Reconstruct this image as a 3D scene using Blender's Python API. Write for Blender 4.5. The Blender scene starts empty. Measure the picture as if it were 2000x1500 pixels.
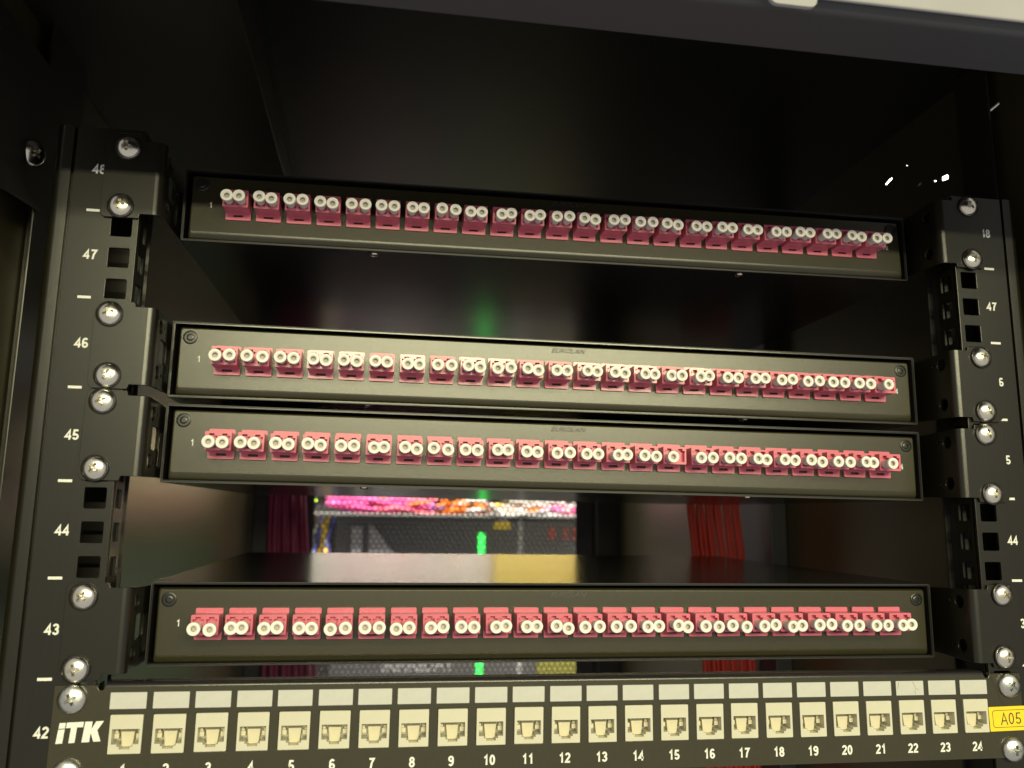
import bpy, bmesh, math, random
from mathutils import Vector, Matrix, Euler
from mathutils.geometry import tessellate_polygon
random.seed(7)
S = 0.001                      # everything below is written in millimetres
R = math.radians
sc = bpy.context.scene
COL = sc.collection

# ------------------------------------------------------------------ camera
cam = bpy.data.cameras.new('camera')
cam.sensor_width = 36; cam.lens = 29.09
cam.clip_start = 0.01; cam.clip_end = 60
cam.dof.use_dof = True; cam.dof.focus_distance = 0.44; cam.dof.aperture_fstop = 10
co = bpy.data.objects.new('camera', cam); COL.objects.link(co)
co.location = (-0.0999, -0.4171, -0.01744)
co.rotation_euler = (R(99.806), R(-0.694), R(-8.920))
sc.camera = co

# ------------------------------------------------------------------ world and lamps
w = bpy.data.worlds.new('World'); sc.world = w; w.use_nodes = True
bg = w.node_tree.nodes['Background']
bg.inputs[0].default_value = (0.97, 0.93, 0.86, 1); bg.inputs[1].default_value = 0.46

def area(name, loc, sx, sy, power, col, rot=(0, 0, 0)):
    l = bpy.data.lights.new(name, 'AREA'); l.shape = 'RECTANGLE'
    l.size = sx; l.size_y = sy; l.energy = power; l.color = col
    o = bpy.data.objects.new(name, l); COL.objects.link(o)
    o.location = loc; o.rotation_euler = rot
    return o
WARM = (1.0, 0.94, 0.58)
area('ceiling_lamp', (0.55, -4.26, 0.95), 3.0, 0.45, 590, WARM)
area('ceiling_lamp', (0.35, -2.46, 0.95), 2.2, 0.30, 105, (1.0, 0.94, 0.54))
area('ceiling_lamp', (0.05, 1.62, 0.95), 1.3, 0.30, 80, (1.0, 0.92, 0.76))

vs = sc.view_settings
vs.view_transform = 'Standard'; vs.look = 'None'; vs.exposure = 0; vs.gamma = 1
vs.use_curve_mapping = False

# ------------------------------------------------------------------ materials
MATS = {}
def mat(name, base, rough=0.5, metal=0.0, bump=0.0, bscale=900.0, spec=0.5, vary=0.0, vscale=60.0,
        rvary=0.0, emit=None, estr=0.0, coat=0.0, sss=0.0):
    m = bpy.data.materials.new(name); m.use_nodes = True
    nt = m.node_tree; b = nt.nodes['Principled BSDF']
    b.inputs['Base Color'].default_value = (*base, 1)
    b.inputs['Roughness'].default_value = rough
    b.inputs['Metallic'].default_value = metal
    b.inputs['Specular IOR Level'].default_value = spec
    b.inputs['Coat Weight'].default_value = coat
    b.inputs['Coat Roughness'].default_value = 0.12
    if sss:
        b.inputs['Subsurface Weight'].default_value = sss
        b.inputs['Subsurface Radius'].default_value = (1, .8, .6)
        b.inputs['Subsurface Scale'].default_value = 0.001
    if emit:
        b.inputs['Emission Color'].default_value = (*emit, 1)
        b.inputs['Emission Strength'].default_value = estr
    tc = nt.nodes.new('ShaderNodeTexCoord')
    if bump:
        n = nt.nodes.new('ShaderNodeTexNoise'); n.inputs['Scale'].default_value = bscale
        n.inputs['Detail'].default_value = 3
        nt.links.new(tc.outputs['Object'], n.inputs['Vector'])
        bu = nt.nodes.new('ShaderNodeBump'); bu.inputs['Strength'].default_value = bump
        bu.inputs['Distance'].default_value = 0.0003
        nt.links.new(n.outputs[0], bu.inputs['Height'])
        nt.links.new(bu.outputs[0], b.inputs['Normal'])
    if vary or rvary:
        n2 = nt.nodes.new('ShaderNodeTexNoise'); n2.inputs['Scale'].default_value = vscale
        n2.inputs['Detail'].default_value = 5
        nt.links.new(tc.outputs['Object'], n2.inputs['Vector'])
        if vary:
            mr = nt.nodes.new('ShaderNodeMapRange')
            mr.inputs['From Min'].default_value = .3; mr.inputs['From Max'].default_value = .7
            mr.inputs['To Min'].default_value = 1 - vary; mr.inputs['To Max'].default_value = 1 + vary
            nt.links.new(n2.outputs[0], mr.inputs['Value'])
            mx = nt.nodes.new('ShaderNodeMix'); mx.data_type = 'RGBA'; mx.blend_type = 'MULTIPLY'
            mx.inputs[0].default_value = 1
            mx.inputs[6].default_value = (*base, 1)
            nt.links.new(mr.outputs[0], mx.inputs[7])
            nt.links.new(mx.outputs[2], b.inputs['Base Color'])
        if rvary:
            m2 = nt.nodes.new('ShaderNodeMapRange')
            m2.inputs['From Min'].default_value = .3; m2.inputs['From Max'].default_value = .7
            m2.inputs['To Min'].default_value = rough - rvary; m2.inputs['To Max'].default_value = rough + rvary
            nt.links.new(n2.outputs[0], m2.inputs['Value'])
            nt.links.new(m2.outputs[0], b.inputs['Roughness'])
    MATS[name] = m
    return m
mat('powder_black', (.0085, .0080, .0038), .28, bump=.12, bscale=3200, vary=.10, vscale=600, spec=.5)
mat('face_black', (.030, .0276, .0125), .27, bump=.14, bscale=2600, vary=.05, vscale=400, spec=.60)
mat('chassis_black', (.016, .015, .015), .21, bump=.03, bscale=1500)
mat('cabinet_black', (.020, .018, .015), .32, bump=.05, bscale=1500, spec=.5)
mat('panel_sheen_tint', (.062, .051, .026), .30, bump=.04, bscale=1500, spec=.6)  # black side walls; the reflected rear glow is painted in as brown
MATS['panel_sheen_tint'].node_tree.nodes['Principled BSDF'].inputs['Specular Tint'].default_value = (1, .84, .48, 1)  # yellow specular tint imitates the warm reflection on the left wall
mat('roof_black', (.010, .010, .010), .4, spec=.35)
mat('header_dark', (.050, .052, .062), .5)
mat('duct_yellow', (.88, .68, .14), .5, vary=.06, vscale=10)
mat('lamp_glow', (.9, .9, .9), .5, emit=(.92, .95, 1.0), estr=30)
mat('edge_metal', (.022, .021, .018), .45, spec=.4)
mat('header_grey', (.36, .355, .37), .45, vary=.04, vscale=40, bump=.1)
mat('zinc', (.80, .77, .68), .24, metal=1, bump=.10, bscale=500, rvary=.06, vscale=300)
mat('zinc_dull', (.62, .62, .58), .30, metal=1, bump=.25, bscale=900, rvary=.08, vscale=400)
mat('black_steel', (.012, .012, .011), .3)
mat('print_white', (.70, .70, .66), .6, vary=.10, vscale=900)
mat('pink_plastic', (.62, .145, .21), .29, vary=.05, vscale=90, bump=.06, bscale=500, sss=.0)
mat('pink_film', (.63, .165, .23), .34, vary=.10, vscale=110, bump=.5, bscale=260, coat=.3)
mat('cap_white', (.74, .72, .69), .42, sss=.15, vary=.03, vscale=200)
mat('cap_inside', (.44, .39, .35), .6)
mat('cream', (.54, .52, .42), .40, vary=.03, vscale=120, sss=.1)
mat('cream_inner', (.60, .55, .40), .45, vary=.05, vscale=300)
mat('paper', (.47, .47, .44), .6, vary=.035, vscale=300)
mat('paper_scratched', (.47, .47, .44), .6, vary=.05, vscale=200)
mat('ink', (.05, .035, .02), .6)
mat('contact', (.05, .04, .03), .4, metal=.5)
mat('yellow', (.83, .58, .015), .45, vary=.03, vscale=150)
mat('cable_red', (.42, .022, .012), .45, vary=.12, vscale=30)
mat('cable_purple', (.26, .028, .085), .45, vary=.12, vscale=30)
mat('cable_pink', (.85, .10, .38), .45, vary=.15, vscale=20)
mat('cable_rose', (.85, .16, .24), .45, vary=.15, vscale=20)
mat('cable_orange', (.85, .22, .02), .45, vary=.1, vscale=20)
mat('cable_white', (.52, .51, .50), .45)
mat('cable_blue', (.12, .13, .60), .45)
mat('cable_yellow', (.75, .50, .03), .45)
mat('rack_grey', (.085, .082, .086), .5, vary=.15, vscale=8)
mat('mesh_grey', (.11, .108, .11), .5)
mat('olive', (.22, .21, .03), .6)
mat('led_amber', (.4, .2, .02), .4, emit=(1, .45, .03), estr=2.5)
mat('rack_light', (.34, .33, .34), .5, vary=.12, vscale=12)
mat('rack_dark', (.03, .03, .032), .45)
mat('pale', (.78, .75, .70), .5, vary=.1, vscale=6)
mat('led_green', (.02, .3, .05), .4, emit=(.05, 1, .12), estr=2.6)
mat('led_lime', (.2, .3, .02), .4, emit=(.6, 1, .05), estr=3)
mat('faded_red', (.40, .07, .05), .6)

# ------------------------------------------------------------------ mesh builder
def rrect(x0, x1, z0, z1, r, n=4):
    pts = []
    for cx, cz, a0 in ((x1 - r, z0 + r, -90), (x1 - r, z1 - r, 0), (x0 + r, z1 - r, 90), (x0 + r, z0 + r, 180)):
        for k in range(n + 1):
            a = R(a0 + 90 * k / n); pts.append((cx + r * math.cos(a), cz + r * math.sin(a)))
    return pts
def circ(cx, cz, r, n=16, a0=0.0):
    return [(cx + r * math.cos(a0 + 2 * math.pi * k / n), cz + r * math.sin(a0 + 2 * math.pi * k / n)) for k in range(n)]

class MB:
    def __init__(s): s.v = []; s.f = []; s.mi = []; s.m = 0; s.flat = set()   # flat: faces that keep their own normal
    def add(s, vs, fs):
        o = len(s.v); s.v += [tuple(p) for p in vs]
        for f in fs: s.f.append([i + o for i in f]); s.mi.append(s.m)
        return s
    def box(s, x0, x1, y0, y1, z0, z1):
        v = [(x, y, z) for x in (x0, x1) for y in (y0, y1) for z in (z0, z1)]
        return s.add(v, [(0, 1, 3, 2), (4, 6, 7, 5), (0, 4, 5, 1), (2, 3, 7, 6), (0, 2, 6, 4), (1, 5, 7, 3)])
    def plate(s, outer, holes, a, b, plane='xz'):
        """polygon with holes, extruded from a (front) to b along the remaining axis"""
        loops = [outer] + list(holes)
        flat = [p for l in loops for p in l]
        tris = tessellate_polygon([[Vector((p[0], p[1], 0)) for p in l] for l in loops])
        if plane == 'xz': f3 = lambda p, d: (p[0], d, p[1])
        elif plane == 'yz': f3 = lambda p, d: (d, p[0], p[1])
        else: f3 = lambda p, d: (p[0], p[1], d)
        n = len(flat)
        v = [f3(p, a) for p in flat] + [f3(p, b) for p in flat]
        fs = [tuple(t) for t in tris] + [tuple(reversed([i + n for i in t])) for t in tris]
        s.flat |= set(range(len(s.f), len(s.f) + 2 * len(tris)))
        o = 0
        for l in loops:
            k = len(l)
            for i in range(k):
                j = (i + 1) % k
                fs.append((o + i, o + j, o + j + n, o + i + n))
            o += k
        return s.add(v, fs)
    def lathe(s, prof, n=24, axis='y', c=(0, 0, 0)):
        """prof: list of (radius, along)"""
        v = []
        for r, t in prof:
            for k in range(n):
                a = 2 * math.pi * k / n; x, z = r * math.cos(a), r * math.sin(a)
                p = (x, t, z) if axis == 'y' else ((t, x, z) if axis == 'x' else (x, z, t))
                v.append((p[0] + c[0], p[1] + c[1], p[2] + c[2]))
        fs = []
        for i in range(len(prof) - 1):
            for k in range(n):
                j = (k + 1) % n
                fs.append((i * n + k, i * n + j, (i + 1) * n + j, (i + 1) * n + k))
        if prof[0][0] > 1e-6: fs.append(tuple(range(n)))
        if prof[-1][0] > 1e-6: fs.append(tuple((len(prof) - 1) * n + k for k in reversed(range(n))))
        return s.add(v, fs)
    def tube(s, path, r, n=8):
        v = []; fs = []
        P = [Vector(p) for p in path]
        up = Vector((0, 0, 1))
        for i, p in enumerate(P):
            t = (P[min(i + 1, len(P) - 1)] - P[max(i - 1, 0)]).normalized()
            u = t.cross(up if abs(t.z) < .9 else Vector((0, 1, 0))).normalized(); w_ = t.cross(u)
            for k in range(n):
                a = 2 * math.pi * k / n
                v.append(p + u * r * math.cos(a) + w_ * r * math.sin(a))
        for i in range(len(P) - 1):
            for k in range(n):
                j = (k + 1) % n
                fs.append((i * n + k, i * n + j, (i + 1) * n + j, (i + 1) * n + k))
        fs.append(tuple(range(n))); fs.append(tuple((len(P) - 1) * n + k for k in range(n)))
        return s.add(v, fs)
    def extr(s, prof, z0, z1):
        """closed xy profile extruded along z"""
        n = len(prof)
        tris = tessellate_polygon([[Vector((p[0], p[1], 0)) for p in prof]])
        v = [(p[0], p[1], z0) for p in prof] + [(p[0], p[1], z1) for p in prof]
        fs = [tuple(t) for t in tris] + [tuple(i + n for i in t) for t in tris]
        for i in range(n):
            j = (i + 1) % n; fs.append((i, j, j + n, i + n))
        return s.add(v, fs)
    def mesh(s, name, mats, smooth=None):
        me = bpy.data.meshes.new(name)
        me.from_pydata([(x * S, y * S, z * S) for x, y, z in s.v], [], s.f)
        for m in (mats if isinstance(mats, (list, tuple)) else [mats]): me.materials.append(MATS[m])
        for p, i in zip(me.polygons, s.mi): p.material_index = i
        bm = bmesh.new(); bm.from_mesh(me)
        fl = bm.faces.layers.int.new('keep_flat')
        for i, f in enumerate(bm.faces): f[fl] = 1 if i in s.flat else 0
        bmesh.ops.remove_doubles(bm, verts=bm.verts, dist=1e-7)
        bmesh.ops.recalc_face_normals(bm, faces=bm.faces)
        if smooth is not None:
            for f in bm.faces: f.smooth = not f[fl]
            for e in bm.edges:
                if len(e.link_faces) == 2 and e.calc_face_angle(0) > R(smooth): e.smooth = False
        bm.to_mesh(me); bm.free()
        return me
    def build(s, name, mats, parent=None, smooth=None, loc=None, rot=None, bevel=0):
        return link(s.mesh(name, mats, smooth), name, parent, loc, rot, bevel)

def link(me, name, parent=None, loc=None, rot=None, bevel=0):
    o = bpy.data.objects.new(name, me); COL.objects.link(o)
    if parent: o.parent = parent
    if loc: o.location = Vector(loc) * S
    if rot: o.rotation_euler = rot
    if bevel:
        b = o.modifiers.new('bevel', 'BEVEL'); b.width = bevel * S; b.segments = 2
        b.limit_method = 'ANGLE'; b.angle_limit = R(50)
    return o
def thing(name, label, cat, loc=(0, 0, 0), rot=(0, 0, 0), group=None):
    o = bpy.data.objects.new(name, None); COL.objects.link(o)
    o.location = Vector(loc) * S; o.rotation_euler = rot; o.empty_display_size = .02
    return tag(o, label, cat, group)
def tag(o, label=None, cat=None, group=None, kind=None):
    if label: o['label'] = label
    if cat: o['category'] = cat
    if group: o['group'] = group
    if kind: o['kind'] = kind
    return o
TXT = {}
def text_mesh(body, size, m, bold=0.0, shear=0.0, depth=0.05, narrow=1.0, spacing=1.0):
    """flat lettering in the xz plane, centred, facing -y"""
    key = (body, size, m, bold, shear, depth, narrow, spacing)
    if key in TXT: return TXT[key]
    c = bpy.data.curves.new('lettering', 'FONT'); c.body = body; c.size = size * S
    c.align_x = 'CENTER'; c.align_y = 'CENTER'; c.offset = bold * S; c.shear = shear
    c.extrude = depth * S; c.space_character = spacing; c.resolution_u = 3
    o = bpy.data.objects.new('lettering', c); COL.objects.link(o)
    bpy.context.view_layer.update()
    me = bpy.data.meshes.new_from_object(o.evaluated_get(bpy.context.evaluated_depsgraph_get()))
    bpy.data.objects.remove(o); bpy.data.curves.remove(c)
    xs = [v.co.x for v in me.vertices]; ys = [v.co.y for v in me.vertices]
    cx = (min(xs) + max(xs)) / 2; cy = (min(ys) + max(ys)) / 2
    for v in me.vertices:
        x, y, z = v.co; v.co = ((x - cx) * narrow, -z, y - cy)
    me.materials.clear(); me.materials.append(MATS[m])
    TXT[key] = me
    return me

# hand-drawn grotesque figures: strokes in a box 0.56 wide and 1 high
def _arc(cx, cy, rx, ry, a0, a1, n=10):
    return [(cx + rx * math.cos(R(a0 + (a1 - a0) * k / n)), cy + ry * math.sin(R(a0 + (a1 - a0) * k / n))) for k in range(n + 1)]
GL = {
 '0': [_arc(.28, .5, .20, .42, 0, 360, 20)],
 '1': [[(.10, .70), (.22, .78), (.33, .92), (.33, 0)]],
 '2': [_arc(.28, .70, .20, .22, 170, -20, 10) + [(.40, .52), (.12, .18), (.08, .085), (.54, .085)]],
 '3': [_arc(.27, .715, .19, .205, 165, -80, 10) + [(.22, .52)], [(.22, .52)] + _arc(.27, .295, .21, .215, 80, -165, 10)],
 '4': [[(.40, 0), (.40, .90), (.05, .29), (.56, .29)]],
 '5': [[(.50, .915), (.15, .915), (.10, .49)] + _arc(.27, .305, .21, .22, 125, -160, 10)],
 '6': [_arc(.29, .30, .20, .215, 0, 360, 16), [(.09, .33)] + _arc(.30, .60, .21, .32, 190, 40, 8)],
 '7': [[(.05, .915), (.51, .915), (.30, .50), (.21, 0)]],
 '8': [_arc(.28, .715, .175, .20, 0, 360, 16), _arc(.28, .29, .205, .22, 0, 360, 16)],
 '9': [_arc(.27, .70, .20, .215, 0, 360, 16), [(.47, .67)] + _arc(.26, .40, .21, .32, 10, -140, 8)],
 'A': [[(.0, 0), (.30, .95), (.60, 0)], [(.11, .33), (.49, .33)]],
}
def digits_mesh(body, h, m, stroke=.17, depth=.04):
    key = ('d', body, h, m, stroke)
    if key in TXT: return TXT[key]
    mb = MB(); x = 0; lay_ = 0
    for ch in body:
        for pl in GL[ch]:
            lay_ += 1
            y0 = -.006 * lay_
            P = [Vector((x + a, b)) for a, b in pl]; closed = (P[0] - P[-1]).length < 1e-6
            if closed: P = P[:-1]
            n = len(P); Lf = []; Rt = []
            for i in range(n):
                a = P[i - 1] if (i or closed) else None; b = P[(i + 1) % n] if (i < n - 1 or closed) else None
                d1 = (P[i] - a).normalized() if a is not None else (b - P[i]).normalized()
                d2 = (b - P[i]).normalized() if b is not None else d1
                t = (d1 + d2).normalized() if (d1 + d2).length > 1e-4 else d1
                nn = Vector((-t.y, t.x)); q = stroke / 2 / max(.45, nn.dot(Vector((-d1.y, d1.x))))
                Lf.append(P[i] + nn * q); Rt.append(P[i] - nn * q)
            v = [(p.x * h, y0, p.y * h) for p in Lf] + [(p.x * h, y0, p.y * h) for p in Rt]
            fs = [(i, (i + 1) % n, (i + 1) % n + n, i + n) for i in range(n if closed else n - 1)]
            v += [(a, 0, c) for a, b, c in v]; k = 2 * n
            rim = []
            for i in range(n if closed else n - 1):
                j = (i + 1) % n
                rim += [(i, j, j + k, i + k), (i + n, j + n, j + n + k, i + n + k)]
            mb.add(v, fs + rim)
        x += .66 if ch != 'A' else .70
    xs = [p[0] for p in mb.v]; cx = (min(xs) + max(xs)) / 2
    mb.v = [(a - cx, b, c - h / 2) for a, b, c in mb.v]
    TXT[key] = mb.mesh('lettering', m)
    return TXT[key]

# ================================================================== CABINET
cab = thing('server_cabinet', 'black steel server cabinet shell around the patch panels, pale header beam on top', 'cabinet', (0, 0, -600))
ZC = 600
def cb(mb, name, m, **k): # cabinet parts are written in world mm, shifted to the cabinet's base
    mb.v = [(x, y, z + ZC) for x, y, z in mb.v]
    return mb.build(name, m, cab, **k)
# left and right side walls; the right one has small slots near the roof through which the lit room shows
cb(MB().box(-302, -300, -40, 1003, -600, 330), 'side_panel', 'panel_sheen_tint')
def slot(y, z, l, h, a):
    ca, sa = math.cos(R(a)), math.sin(R(a))
    return [(y + ca * u - sa * v_, z + sa * u + ca * v_) for u, v_ in ((-l, -h), (l, -h), (l, h), (-l, h))]
slots = [slot(100.5, 239.3, 3.6, 1.5, 8), slot(111.5, 241.5, 1.0, .8, 0), slot(166.9, 265.1, 5.0, .8, -14),
         slot(48.6, 266.6, 6.5, .8, -6), slot(143, 268, .9, .7, 0), slot(129, 246, 2.2, .5, -10), slot(75, 262, 1.5, .8, 0)]
cb(MB().plate([(-40, -600), (1003, -600), (1003, 330), (-40, 330)], slots, 300, 301.2, 'yz'), 'side_panel', 'panel_sheen_tint')
cb(MB().box(-300, 300, -117, 1003, 300, 303), 'roof_panel', 'roof_black')
cb(MB().box(-300, -186, -116, 620, 258, 261).box(-188, -186, -116, 620, 261, 300), 'cable_entry_plate', 'cabinet_black', bevel=.6)
# header beam: rounded lower front edge, two stamped tabs
hp = [(-121.5, 180.5), (-121.5, 300), (-150, 300)] + [(-143 + 7 * math.cos(R(a)), 188.5 + 7 * math.sin(R(a))) for a in range(180, 271, 10)]
hb = MB()
for x0, x1 in ((-340, 340),):
    n = len(hp)
    v = [(x0, y, z) for y, z in hp] + [(x1, y, z) for y, z in hp]
    fs = [tuple(range(n)), tuple(range(2 * n - 1, n - 1, -1))] + [(i, (i + 1) % n, (i + 1) % n + n, i + n) for i in range(n)]
    for f in fs: hb.f.append(list(f)); hb.mi.append(0)
    hb.v += v
hb = cb(hb, 'header_beam', 'header_dark', smooth=40)
cb(MB().box(-340, 340, -152, -150.2, 183.5, 300), 'header_cover', 'header_grey', bevel=.8)
cb(MB().plate(rrect(37, 56, 177.5, 196, 3), [], -154, -152.2), 'header_tab', 'header_grey')
cb(MB().box(-300, 300, -121.2, -119.7, 182, 300), 'header_lining', 'cabinet_black')
# posts beside the rails, with the bolted bracket at the top left
for sx, yb in ((-1, 92), (1, 70)):
    cb(MB().box(sx * 291.5, sx * 290, 40, yb, -600, 299), 'corner_post', 'cabinet_black', bevel=.5)
    cb(MB().box(sx * 299.5, sx * 291.7, 55, yb + 3, -600, 299), 'corner_post', 'cabinet_black', bevel=.5)
cb(MB().plate([(-28, 139), (44, 148), (44, 228), (-28, 228)], [], -289.5, -288, 'yz'), 'frame_bracket', 'cabinet_black', bevel=.4)
# rear posts
for x0, x1 in ((-300, -276), (262, 300)):
    cb(MB().box(x0 + .3, x1 - .3, 960, 996, -600, 299), 'rear_post', 'cabinet_black', bevel=.8)
cb(MB().box(283, 299.7, 366, 452, -600, 299), 'cable_channel', 'rack_dark', bevel=1)
# perforated rear door
door = thing('rear_door', 'black perforated rear door of the cabinet seen through the gap between panels', 'door', (0, 1003, -600))
def hexsheet(x0, x1, z0, z1, pitch, r, y0, y1):
    mb = MB(); row = pitch * math.sqrt(3) / 2; Rr = pitch / math.sqrt(3)
    k = 0; z = z0
    while z < z1:
        x = x0 + (pitch / 2 if k % 2 else 0)
        while x < x1:
            o = [(x + Rr * math.cos(R(60 * i + 30)), z + Rr * math.sin(R(60 * i + 30))) for i in range(6)]
            q = [(x + r * math.cos(R(60 * i + 30)), z + r * math.sin(R(60 * i + 30))) for i in range(6)]
            v = [(a, y0, b) for a, b in o] + [(a, y0, b) for a, b in q] + [(a, y1, b) for a, b in q] + [(a, y1, b) for a, b in o]
            fs = []
            for i in range(6):
                j = (i + 1) % 6
                fs += [(i, j, j + 6, i + 6), (i + 6, j + 6, j + 12, i + 12), (i + 12, j + 12, j + 18, i + 18)]
            mb.add(v, fs); x += pitch
        z += row; k += 1
    return mb
hs = hexsheet(-211, 237, 150, 880, 9.2, 4.25, 0, 1.5)
hs.build('perforated_sheet', 'mesh_grey', door)
MB().plate([(-298, 0), (298, 0), (298, 895), (-298, 895)], [[(-208, 140), (234, 140), (234, 882), (-208, 882)]], -3, -1).build('door_frame', 'rack_dark', door)

# ================================================================== RAILS
U = 44.45
def uc(u): return (u - 45) * U + U / 2
def rail(sx, label):
    rl = thing('mounting_rail', label, 'rail', (sx * 245, 0, -175))
    X = lambda x: sx * (x - 245)
    Z0 = 175
    hs = []
    for u in range(42, 49):
        for k in (-1, 0, 1):
            z = uc(u) + k * 15.875 + Z0
            hs.append(rrect(*sorted((X(232.55 - 4.85), X(232.55 + 4.85))), z - 4.85, z + 4.85, .5, 2))
    MB().plate([(X(224.7), 1), (X(257.4), 1), (X(257.4), 353.5), (X(224.7), 353.5)], hs, 0, 1.6).build('rail_face', 'powder_black', rl, bevel=.25)
    # outer ridge: groove, rounded edge, side going back
    prof = [(258.7, 2.4), (258.7, -.2), (263, -.4)] + [(263.2 + 4 * math.sin(R(a)), 3.6 - 4 * math.cos(R(a))) for a in range(0, 91, 15)]
    prof += [(267.2, 42), (265.7, 42), (265.7, 6), (257.4, 2.4)]
    MB().extr([(X(x), y) for x, y in prof], 1, 353.5).build('rail_ridge', 'powder_black', rl, smooth=35)
    # inner return flange with its own holes, and the web behind the square holes
    fh = []
    for u in range(42, 49):
        for k in (-1, 0, 1):
            z = uc(u) + k * 15.875 + Z0; fh.append(rrect(5, 14, z - 4.6, z + 4.6, .5, 2))
    MB().plate([(2.8, 1), (17.5, 1), (17.5, 353.5), (2.8, 353.5)], fh, X(226), X(224.8), 'yz').build('rail_flange', 'powder_black', rl)
    MB().box(*sorted((X(226.2), X(265.5))), 28, 29.5, 1, 353.5).box(*sorted((X(229.6), X(231.8))), 17, 27.8, 1, 353.5).build('rail_web', 'cabinet_black', rl)
    for u in range(42, 49):
        link(digits_mesh(str(u), 4.9, 'print_white', .19), 'unit_number', rl, (X(245.7), -.05, uc(u) + .9 + Z0))
        if u > 42:
            link(MB().box(-3.1, 3.1, -.06, -.01, -.65, .65).mesh('unit_mark', 'print_white'), 'unit_mark', rl, (X(246.4), 0, (u - 45) * U + 1.4 + Z0))
    return rl
rail(-1, 'left black mounting rail with square holes and white unit numbers, beside bold white logo letters')
rail(1, 'right black mounting rail with square holes, beside the yellow A05 sticker')

# ================================================================== SCREWS (made once in mm, then shared)
def screw_mesh(name, m, washer, r=5.7):
    mb = MB()
    prof = ([(6.3, 0), (6.3, -.7), (6.0, -1.0), (r + .05, -1.05)] if washer else [(r, 0)])
    prof += [(r * math.cos(R(a)), -1.1 - 2.6 * math.sin(R(a))) for a in range(0, 90, 11)] + [(0, -3.72)]
    mb.lathe(prof, 32)
    if washer: mb.mi = [1 if i < 96 else 0 for i in range(len(mb.f))]
    a = mb.mesh(name, [m, 'black_steel'], 35)
    # cross recess: two tapered bars cut out of the dome
    c = MB()
    for ang in (0, 90):
        ca, sa = math.cos(R(ang)), math.sin(R(ang))
        v = []
        for L, W, y in ((3.1, .75, -4.2), (1.2, .35, -1.2)):
            for u, t in ((-L, -W), (L, -W), (L, W), (-L, W)):
                v.append((u * ca - t * sa, y, u * sa + t * ca))
        c.add(v, [(0, 1, 2, 3), (7, 6, 5, 4)] + [(i, (i + 1) % 4, (i + 1) % 4 + 4, i + 4) for i in range(4)])
    cut = c.mesh('cut', m)
    for me in (a, cut): me.transform(Matrix.Scale(1000, 4))
    oa = bpy.data.objects.new('a', a); oc = bpy.data.objects.new('c', cut)
    COL.objects.link(oa); COL.objects.link(oc)
    md = oa.modifiers.new('b', 'BOOLEAN'); md.object = oc; md.operation = 'DIFFERENCE'; md.solver = 'EXACT'; md.use_self = True
    bpy.context.view_layer.update()
    me = bpy.data.meshes.new_from_object(oa.evaluated_get(bpy.context.evaluated_depsgraph_get()))
    bpy.data.objects.remove(oa); bpy.data.objects.remove(oc)
    me.transform(Matrix.Scale(.001, 4)); me.name = name
    return me
SCREW = screw_mesh('screw', 'zinc', True)
SCREW_D = screw_mesh('screw', 'zinc_dull', False, 6.2)
def put_screw(me, parent, x, y, z, name='screw'):
    o = link(me, name, parent, (x, y, z), (random.uniform(-.05, .05), random.uniform(0, 3.1), random.uniform(-.05, .05)))
    return o
bs = put_screw(SCREW, cab, -287.5, 23.5, 172.4 + ZC, 'bracket_screw'); bs.rotation_euler = (.25, .6, R(62)); bs.scale = (1.15, 1.15, 1.15)

# ================================================================== FIBRE PATCH PANELS
# shared pieces -----------------------------------------------------
def adapter_mesh(m):
    mb = MB()
    holes = []
    for cx in (-3.12, 3.12):
        holes.append([(cx - 2.3, -2.8), (cx + 2.3, -2.8), (cx + 2.3, 2.2), (cx + 2.55, 2.2), (cx + 2.55, 3.2), (cx + 1.25, 3.2), (cx + 1.25, 4.3),
                      (cx - 1.25, 4.3), (cx - 1.25, 3.2), (cx - 2.55, 3.2), (cx - 2.55, 2.2), (cx - 2.3, 2.2)])
    mb.plate(rrect(-6.45, 6.45, -4.1, 5.3, .5, 2), holes, -11.3, -8.6)
    mb.plate(rrect(-6.45, 6.45, -4.1, 5.3, .5, 2), [], -8.6, -1.3)
    mb.plate(rrect(-6.5, 6.5, -7.6, 7.6, .6, 2), [[(-2.5, -6.0), (2.5, -6.0), (2.5, -4.75), (-2.5, -4.75)]], -1.3, 0)
    mb.box(-6.0, 6.0, 0.0, 6, -4.6, 4.6)
    return mb.mesh('adapter', m, 30)
ADAPTER = adapter_mesh('pink_plastic'); ADAPTER_F = adapter_mesh('pink_film')
def cap_mesh():
    mb = MB()
    mb.lathe([(2.1, -3), (2.25, -10), (2.55, -16.2), (3.0, -16.5), (3.18, -16.9), (3.18, -18.2), (3.02, -18.5), (2.0, -18.55), (1.5, -18.2), (1.3, -18.0)], 24)
    mb.f.pop(); mb.mi.pop()
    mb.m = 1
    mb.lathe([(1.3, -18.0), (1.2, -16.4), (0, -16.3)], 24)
    mb.f = [f for f in mb.f]
    # drop the start disc the second lathe added at the mouth
    k = [i for i, f in enumerate(mb.f) if len(f) == 24]
    for i in reversed(k[1:]): mb.f.pop(i); mb.mi.pop(i)
    return mb.mesh('dust_cap', ['cap_white', 'cap_inside'], 35)
CAP = cap_mesh()
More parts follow.
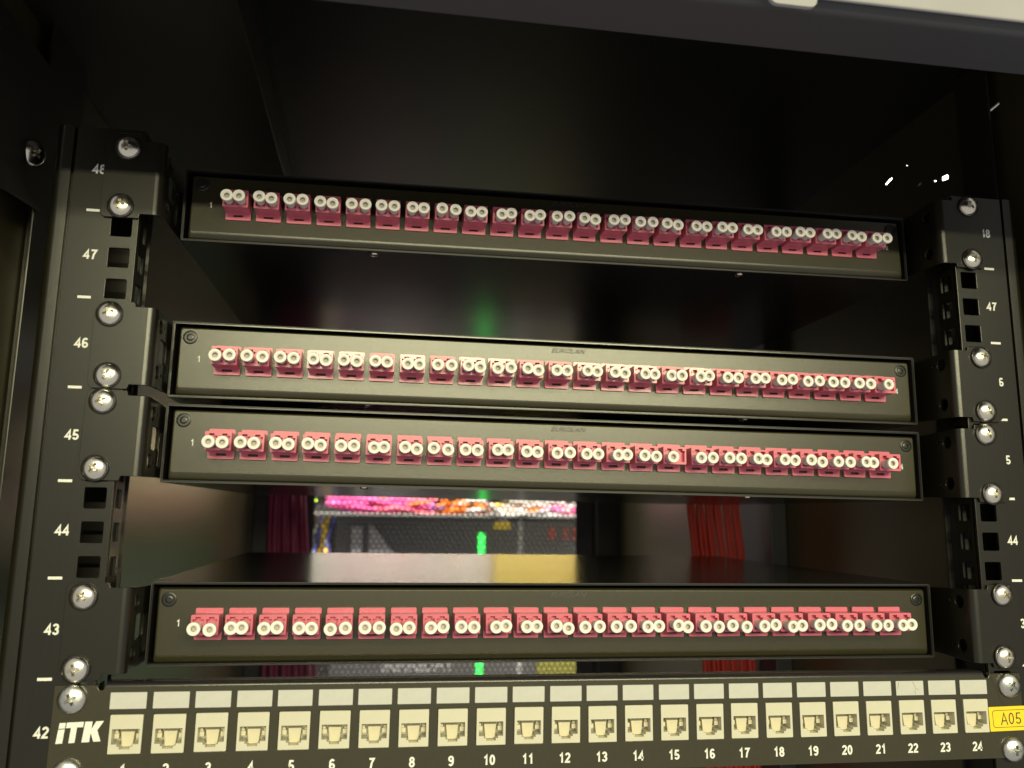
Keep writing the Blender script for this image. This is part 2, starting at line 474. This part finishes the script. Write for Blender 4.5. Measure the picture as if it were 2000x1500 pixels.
def ear_meshes(sx):
    """ear bolted to the rail, bent back along the chassis side; x measured from the rack's centre line"""
    X = lambda x: sx * x
    e = MB()
    o = [(240.6, -19.5), (240.6, 19.5), (238.8, 21.4), (222.5, 21.4), (221.9, 19.2), (216, 19.2), (216, -19.2), (221.9, -19.2), (222.5, -21.4), (238.8, -21.4)]
    e.plate([(X(x), z) for x, z in o], [], -1.7, -.15)
    arc = [(216 - 4 * math.sin(R(a)), 2.3 - 4 * math.cos(R(a))) for a in range(0, 91, 15)]
    arc2 = [(216 - 2.45 * math.sin(R(a)), 2.3 - 2.45 * math.cos(R(a))) for a in range(90, -1, -15)]
    e.extr([(X(x), y) for x, y in arc + arc2], -19.2, 19.2)
    holes = [circ(8.2, 12.0, 3.6, 18), circ(8.2, -11.2, 3.6, 18)] + ([rrect(9, 21.5, -5.6, 6.2, 1.8, 3), rrect(23, 29, -14, 5, 1.6, 3)] if sx < 0 else []) + [
             circ(15.5, 12.5, .9, 8), circ(15.5, -11.5, .9, 8)]
    e.plate([(2.3, -19.2), (60, -17), (60, 17), (2.3, 19.2)], holes, X(212), X(213.5), 'yz')
    return e.mesh('mounting_ear', 'powder_black', 35)
EAR = {-1: ear_meshes(-1), 1: ear_meshes(1)}
HW, HH, YF = 210.3, 20.0, 23.6
def face_mesh():
    mb = MB()
    # pressed front: tight edges at the top and sides, a wide soft bend along the bottom
    loops = []
    for a in (0, 15, 30, 45, 60, 75, 90):
        k = 1 - math.sin(R(a)); y = YF + 3.0 * (1 - math.cos(R(a)))
        loops.append([(x, y, z) for x, z in rrect(-206.9 + 1.3 * k, 206.9 - 1.3 * k, -18.9 + 4.2 * k, 17.2 - 1.2 * k, 1.2, 3)])
    loops.append([(x, YF + 9, z) for x, y, z in loops[-1]])
    n = len(loops[0])
    v = [p for l in loops for p in l]
    fs = [tuple(range(n))]
    for i in range(len(loops) - 1):
        for k in range(n):
            j = (k + 1) % n; fs.append((i * n + k, i * n + j, (i + 1) * n + j, (i + 1) * n + k))
    mb.flat = {0}
    return mb.add(v, fs).mesh('front_face', 'face_black', 40)
FACE = face_mesh()
def shell_mesh():
    mb = MB(); t = 1.2; sl = .016; Y0, Y1 = YF + .6, YF + 306
    def q(x0, x1, z0, z1):
        v = []
        for x in (x0, x1):
            for y in (Y0, Y1):
                for z in (z0, z1): v.append((x, y, z + sl * (y - Y0)))
        mb.add(v, [(0, 1, 3, 2), (4, 6, 7, 5), (0, 4, 5, 1), (2, 3, 7, 6), (0, 2, 6, 4), (1, 5, 7, 3)])
    q(-HW, HW, HH - t, HH); q(-HW, HW, -HH, -HH + t); q(-HW, -HW + t, -HH + t, HH - t); q(HW - t, HW, -HH + t, HH - t)
    mb.add([(x, Y1 - 2, z + sl * (Y1 - Y0)) for x, z in ((-HW + t, -HH + t), (HW - t, -HH + t), (HW - t, HH - t), (-HW + t, HH - t))], [(0, 1, 2, 3)])
    return mb.mesh('chassis_shell', 'chassis_black')
SHELL = shell_mesh()
def lip_mesh():
    mb = MB(); y0, y1 = YF + .2, YF + .6
    return mb.plate(rrect(-HW, HW, -HH, HH, 1.2, 3), [rrect(-HW + .4, HW - .4, -HH + .4, HH - .4, .9, 3)], y0, y1).mesh('shell_edge', 'edge_metal')
LIP = lip_mesh()
FSCREW = MB().lathe([(3.6, 0), (3.6, -.25), (3.3, -.45), (2.9, -.45), (2.7, .4), (1.9, .4), (1.9, -.1), (1.5, -.3), (1.0, -.3), (.9, .8), (0, .8)], 20).mesh('face_screw', 'black_steel', 40)
BSCREW = MB().lathe([(2.4, 0), (2.2, -.6), (1.4, -1.0), (0, -1.1)], 14, axis='z').mesh('chassis_screw', 'zinc', 50)

def fibre_panel(u, dz, droll, label, missing, film=(), seed=0, ear=4.5, lean=0.0, ear_left=0.0):
    rnd = random.Random(seed)
    zc = uc(u) + dz
    p = thing('fibre_patch_panel', label, 'patch panel', (0, 0, zc), (0, -math.atan2(droll, 210), 0), 'fibre patch panels with pink adapters')
    link(SHELL, 'chassis_shell', p); link(LIP, 'shell_edge', p); 
    f = link(FACE, 'front_face', p)
    if lean:    # added tilt, turns the front away from the lamp's reflection to dim it
        f.rotation_euler = (R(lean), 0, 0)
        f.location = Vector((0, YF * S * (1 - math.cos(R(lean))), -YF * S * math.sin(R(lean))))
    for sx in (-1, 1):
        e = link(EAR[sx], 'mounting_ear', p, ((ear if sx > 0 else ear_left), 0, -dz * .7), bevel=.3)
        for k in (-1, 1):
            put_screw(SCREW, p, sx * 232.6 + (1.6 if sx > 0 else 0) + rnd.uniform(-1, 1), -1.75, k * 15.875 - dz * .6 + rnd.uniform(-.9, .9))
        link(FSCREW, 'face_screw', p, (sx * 201.2, YF - .05, 11.6))
        link(BSCREW, 'chassis_screw', p, (sx * 107 - 2, YF + 6.5, -HH + .05))
    link(digits_mesh('1', 3.3, 'print_white', .16), 'port_number', p, (-196.2, YF - .04, .4))
    link(digits_mesh('24', 3.3, 'print_white', .16), 'port_number', p, (196.6, YF - .04, -.6))
    link(text_mesh('EUROLAN', 3.7, 'rack_dark', bold=.05, shear=.45, depth=.10, narrow=1.12), 'brand_emboss', p, (0, YF - .05, 14.0))
    for i in range(24):
        a = link(ADAPTER_F if (i + 1) in film else ADAPTER, 'adapter', p, (-181.5 + 15.86 * i, YF, 0), (0, R(rnd.uniform(-.5, .5)), 0))
        for s_, cx in ((0, -3.12), (1, 3.12)):
            if (i + 1, s_) in missing: continue
            link(CAP, 'dust_cap', a, (cx, rnd.uniform(-.3, .9), -.45), (R(rnd.uniform(-2.2, 2.2)), rnd.uniform(0, 3), R(rnd.uniform(-2.2, 2.2))))
    return p
fibre_panel(48, -4.285, 1.225, 'black fibre patch panel beside rail number 48, its top half in shadow', (), seed=1, ear=2.4, lean=-2.4, ear_left=-2.2)
fibre_panel(46, -1.2, -.65, 'black fibre patch panel beside rail number 46, most brightly lit of the pink adapter panels', {(24, 1)},
            film=(4, 5, 7, 9, 10, 13, 14, 15, 17, 19), seed=2)
fibre_panel(45, -.68, -1.2, 'black fibre patch panel beside rail number 45, with an empty socket at adapter sixteen', {(16, 1), (24, 1)}, seed=3)
fibre_panel(43, .26, -.2, 'black fibre patch panel beside rail number 43, directly above the cream socket panel', (), seed=4)

# ================================================================== COPPER PATCH PANEL
cp = thing('copper_patch_panel', 'black patch panel with cream network sockets numbered 1 to 24 and bold white logo', 'patch panel', (0, 0, -111.1), (0, R(.14), 0))
zc = -111.1
pitch = 18.365; x0 = -209.15
fh = []
for i in range(24):
    cx = x0 + pitch * i
    fh.append([(cx - 7.15, -111.65 - 8.45 - zc), (cx + 7.15, -111.65 - 8.45 - zc), (cx + 7.15, -111.65 + 8.45 - zc), (cx - 7.15, -111.65 + 8.45 - zc)])
out = [(-241.3, -22.1), (241.3, -22.1), (241.3, 20.4), (223, 20.4)] + [(221.5 + 1.6 * math.cos(R(a)), 19.6 + 1.6 * math.sin(R(a))) for a in (60, 0, -60, -120, 180)] + \
      [(219.6, 19.8), (-219.6, 19.8)] + [(-221.5 + 1.6 * math.cos(R(a)), 19.6 + 1.6 * math.sin(R(a))) for a in (0, -60, -120, 180, 120)] + [(-223, 20.4), (-241.3, 20.4)]
MB().plate(out, fh, -2.0, -.2).build('front_plate', 'face_black', cp, bevel=.3)
# rounded top edge folding back into a shelf
tp = [(-2.0, 19.8)] + [(1.2 - 3.2 * math.cos(R(a)), 19.8 + 2.0 * math.sin(R(a))) for a in range(15, 91, 15)] + [(6.0, 21.8), (6.0, 20.8), (1.0, 20.8), (-.2, 19.8)]
n = len(tp)
MB().add([(-219.6, y, z) for y, z in tp] + [(219.6, y, z) for y, z in tp],
         [tuple(range(n)), tuple(range(2 * n - 1, n - 1, -1))] + [(i, (i + 1) % n, (i + 1) % n + n, i + n) for i in range(n)]).build('top_fold', 'chassis_black', cp, smooth=35)
def jack_mesh():
    mb = MB()
    hole = [(-5.85, -4.3), (-3.4, -4.3), (-3.4, -5.3), (-2.3, -5.3), (-2.3, -6.4), (2.3, -6.4), (2.3, -5.3), (3.4, -5.3), (3.4, -4.3), (5.85, -4.3), (5.85, 2.2), (-5.85, 2.2)]
    mb.plate(rrect(-7.0, 7.0, -8.3, 8.3, .35, 2), [hole], -2.6, 5.4)
    mb.box(-7.0, 7.0, 5.4, 12, -8.3, 8.3)
    return mb.mesh('socket', 'cream', 30)
def jack_inner():
    mb = MB()
    # sloping contact carrier, key block and small side teeth
    v = [(-2.2, 1.6, -6.2), (2.2, 1.6, -6.2), (2.3, 5.3, -6.3), (-2.3, 5.3, -6.3), (-2.9, 1.4, .2), (2.9, 1.4, .2), (3.2, 5.3, 1.0), (-3.2, 5.3, 1.0)]
    mb.add(v, [(0, 1, 2, 3), (4, 5, 6, 7), (0, 1, 5, 4), (1, 2, 6, 5), (2, 3, 7, 6), (3, 0, 4, 7)])
    mb.box(-5.7, -3.7, 1.2, 5.3, -2.6, -.6); mb.box(3.7, 5.7, 1.2, 5.3, -2.6, -.6)
    mb.box(-5.7, -4.3, 2.4, 5.3, -.6, .7); mb.box(4.3, 5.7, 2.4, 5.3, -.6, .7)
    return mb.mesh('contact_carrier', 'cream_inner')
def jack_pins():
    mb = MB()
    for k in range(8):
        if k in (1, 2): continue
        x = -2.9 + k * .83; mb.box(x - .16, x + .16, .0, 5, 1.75, 2.1)
    mb.box(-4.35, -4.1, 2.0, 3.4, .2, 2.1)
    return mb.mesh('contact_pins', 'contact')
JACK, JIN, JPIN = jack_mesh(), jack_inner(), jack_pins()
LABEL = MB().plate(rrect(-7.8, 7.8, -3.55, 3.55, .25, 2), [], -2.25, -2.02).mesh('label_window', 'paper')
LFRAME = MB().plate(rrect(-8.15, 8.15, -3.9, 3.9, .3, 2), [rrect(-7.8, 7.8, -3.55, 3.55, .25, 2)], -2.12, -2.01).mesh('label_frame', 'rack_dark')
for i in range(24):
    cx = x0 + pitch * i
    j = link(JACK, 'socket', cp, (cx + random.uniform(-.12, .12), 0, -111.65 - zc + random.uniform(-.12, .12)), (0, R(random.uniform(-.35, .35)), 0))
    link(JIN, 'contact_carrier', j); link(JPIN, 'contact_pins', j)
    l = link(LABEL, 'label_window', cp, (cx - .1 + random.uniform(-.1, .1), 0, -97.35 - zc))
    link(LFRAME, 'label_frame', l)
    if i == 21:
        tag(l, 'scratched white label window')
        s = MB().tube([(-6.2, -2.3, 3.0), (-6.6, -2.3, 1.0), (-6.9, -2.3, -.4)], .07, 4)
        s.tube([(1.9, -2.3, 3.2), (2.6, -2.3, 1.2), (3.4, -2.3, -.2), (4.6, -2.3, -1.0)], .06, 4)
        s.tube([(2.9, -2.3, -1.2), (3.0, -2.3, -3.0)], .07, 4)
        s.build('scratch', 'ink', l)
    link(digits_mesh(str(i + 1), 4.5, 'print_white', .20), 'port_number', cp, (cx - .35, -2.05, -126.9 - zc))
# maker's logo
k = .05
def lp(pts): return [((px - 427) * k - 238.5, (1340 - py) * k - 115.2 - zc) for px, py in pts]
lg = MB()
for poly in ([(447, 1166), (499, 1164), (495, 1212), (441, 1215)], [(440, 1222), (494, 1219), (484, 1338), (427, 1341)],
             [(507, 1163), (650, 1158), (645, 1203), (595, 1205), (586, 1335), (535, 1337), (545, 1208), (503, 1210)],
             [(661, 1158), (722, 1157), (717, 1222), (752, 1156), (818, 1154), (768, 1232), (803, 1327), (742, 1329), (718, 1262), (713, 1262), (708, 1331), (643, 1333)]):
    lg.plate(lp(poly), [], -2.06, -2.01)
lg.build('brand_logo', 'print_white', cp)
for x, z in ((-233.2, -96.2), (234.0, -96.6), (233.4, -128.8), (-232.6, -127.6)):
    put_screw(SCREW_D, cp, x, -2.0, z - zc)

# yellow rack label
st = thing('rack_label', 'yellow A05 sticker at the end of the cream socket row', 'sticker', (233.5, -2.1, -114), (0, R(-1.0), 0))
MB().plate(rrect(-12.5, 12.5, -6.1, 6.1, .3, 2), [], -.25, 0).build('label_strip', 'yellow', st)
MB().plate(rrect(-10.6, 10.6, -4.4, 4.4, 1.5, 4), [rrect(-10.3, 10.3, -4.1, 4.1, 1.3, 4)], -.3, -.26).build('printed_frame', 'ink', st)
link(digits_mesh('A05', 6.2, 'ink', .10), 'printed_text', st, (-.1, -.3, 0))

# ================================================================== CABLES INSIDE THE CABINET
def cable(name, path, r, m, label, group):
    base = Vector(path[0])
    mb = MB().tube([Vector(p) - base for p in path], r, 8)
    o = mb.build(name, m, None, smooth=60, loc=base)
    return tag(o, label, 'cable', group)
for i in range(12):
    x = 211 + i * 4.85
    pts = [(x + 3 + random.uniform(-.6, .6) - 3 * math.sin((z_ + 40) / 60) + (.05 * (20 - z_)) , 404 + (i % 2) * 3.5 + random.uniform(-.8, .8), z_) for z_ in range(90, -331, -30)]
    cable('network_cable', pts, 2.85, 'cable_red', 'red network cable hanging in the red bundle near the right cabinet wall', 'red network cables')
for i in range(9):
    x = -272 + i * 6.2
    pts = [(x + (35 - z_) * (.02 + .011 * i) + random.uniform(-.8, .8), 944 + (i % 2) * 4, z_) for z_ in range(120, -331, -30)]
    cable('network_cable', pts, 3.2, 'cable_purple', 'dark purple network cable hanging in the rear left corner of the cabinet', 'purple network cables')

# ================================================================== RACK IN THE NEXT AISLE
fr = thing('storage_rack', 'grey storage rack with green light bar in the next aisle behind the perforated door', 'rack', (130, 2200, -1900))
def fp(mb, name, m, **k_):
    mb.v = [(x - 130, y - 2200, z + 1900) for x, y, z in mb.v]; return mb.build(name, m, fr, **k_)
fp(MB().box(-330, 560, 2212, 2800, -1900, 420), 'rack_body', 'rack_dark')
fp(MB().box(-236, 560, 2196, 2211, -700, 8), 'front_bezel', 'rack_grey', bevel=3)
fp(MB().box(-330, 560, 2120, 2205, 12, 17), 'cable_shelf', 'cable_white', bevel=1)
fp(MB().box(-330, 250, 2190, 2211, 75, 260), 'upper_panel', 'pale', bevel=2)
fp(MB().box(252, 560, 2150, 2211, 70, 260), 'cable_duct', 'duct_yellow', bevel=3)
fp(MB().box(-186, -152, 2186, 2195, -260, -21), 'door_handle', 'rack_light', bevel=4)
fp(MB().plate([(-132, -8), (-132, -250), (70, -250)], [], 2190, 2195), 'corner_panel', 'rack_light')
fp(MB().box(204, 224, 2188, 2195.5, -640, -38), 'light_bar', 'led_green', bevel=3)
fp(MB().box(252, 305, 2193, 2195.5, -24, -3), 'yellow_tag', 'yellow')
fp(MB().box(270, 297, 2193, 2195.5, -2, 7), 'white_tag', 'cable_white')
fp(MB().box(330, 344, 2193, 2195.5, -700, 6), 'seam_strip', 'rack_light')
for x, wd in ((438, 11), (482, 7), (514, 10)): fp(MB().box(x - wd, x + wd, 2193, 2195.5, -54, -18), 'red_mark', 'faded_red')
fp(MB().box(393, 527, 2190, 2195.5, -520, -415), 'hazard_plate', 'olive')
t = link(text_mesh('INFINIDAT', 46, 'rack_light', bold=.8, depth=.5, narrow=.98), 'brand_name', fr, (28 - 130, 2195 - 2200, -433 + 1900))
# patch cables lying on its shelf
names = {'cable_pink': 'pink', 'cable_rose': 'rose', 'cable_orange': 'orange', 'cable_white': 'white', 'cable_blue': 'blue', 'cable_yellow': 'yellow'}
def lay(m, n, xa, xb, zlo, zhi, r=4.0, amp=8):
    for i in range(n):
        s0 = random.uniform(xa, xa + .35 * (xb - xa)); s1 = random.uniform(xb - .35 * (xb - xa), xb)
        zz = random.uniform(zlo, zhi); ph = random.uniform(0, 6); yy = random.uniform(2128, 2180)
        pts = []
        for k_ in range(11):
            f = k_ / 10; x = s0 + (s1 - s0) * f
            z = max(21.5, min(62, zz + amp * math.sin(ph + f * 5))) * (1 if .1 < f else 1)
            pts.append((x, yy + 10 * math.sin(ph * 2 + f * 6), z))
        cable('patch_cable', pts, r, m, names[m] + ' patch cable in the tangle on the shelf of the rack in the next aisle', 'patch cables on the far rack shelf')
lay('cable_pink', 26, -268, 60, 24, 58); lay('cable_rose', 24, -140, 80, 22, 56)
lay('cable_orange', 16, 66, 175, 24, 58, amp=5); lay('cable_orange', 4, -120, 60, 26, 50); lay('cable_orange', 7, 150, 270, 24, 46)
lay('cable_white', 24, 245, 540, 22, 58); lay('cable_white', 5, 150, 280, 24, 40); lay('cable_pink', 6, 380, 540, 22, 40)
lay('cable_orange', 6, 290, 520, 30, 58); lay('cable_blue', 4, -230, 200, 30, 55); lay('cable_yellow', 4, 210, 330, 34, 58)
pts = [(135 + 128 * f, 2112, 28 + 33 * math.sin(math.pi * min(1, f * .95 + .14)) ** .6) for f in [i / 12 for i in range(13)]]
cable('patch_cable', pts, 5, 'cable_white', 'white looped patch cable arching over the orange cables on the far rack', 'patch cables on the far rack shelf')
for i, m in enumerate(('cable_yellow', 'cable_white', 'cable_blue', 'cable_yellow', 'cable_white', 'cable_white', 'cable_yellow', 'cable_blue')):
    x = -300 + i * 7.8
    pts = [(x + 9 * math.sin(i + z_ / 30), 2180 + 8 * math.sin(i * 2 + z_ / 25), z_) for z_ in range(8, -420, -20)]
    cable('patch_cable', pts, 4.5, m, names[m] + ' patch cable hanging down the edge of the rack in the next aisle', 'patch cables hanging on the far rack')
tag(MB().lathe([(5, 0), (4, -4), (0, -6)], 12).build('indicator_light', 'led_lime', None, loc=(-292, 2108, 55), smooth=60), 'small lime indicator light above the far cable tangle', 'light')

tag(MB().lathe([(6, 0), (5, -4), (0, -6)], 12).build('indicator_light', 'led_amber', None, loc=(-256, 2150, -92), smooth=60), 'small amber indicator light among the cables hanging on the far rack', 'light')

# ceiling lamp of the next aisle, seen as sparks through the slots of the right side panel
cl = thing('ceiling_lamp', 'cool white ceiling lamp glinting through the slots near the cabinet roof', 'lamp', (1400, 1550, 955))
MB().box(-520, 520, -170, 170, 0, 40).build('lamp_housing', 'header_grey', cl)
MB().box(-500, 500, -150, 150, -3, -.5).build('lamp_panel', 'lamp_glow', cl)

# ------------------------------------------------------------------ render settings
sc.render.engine = 'CYCLES'
sc.render.resolution_x = 1024; sc.render.resolution_y = 768
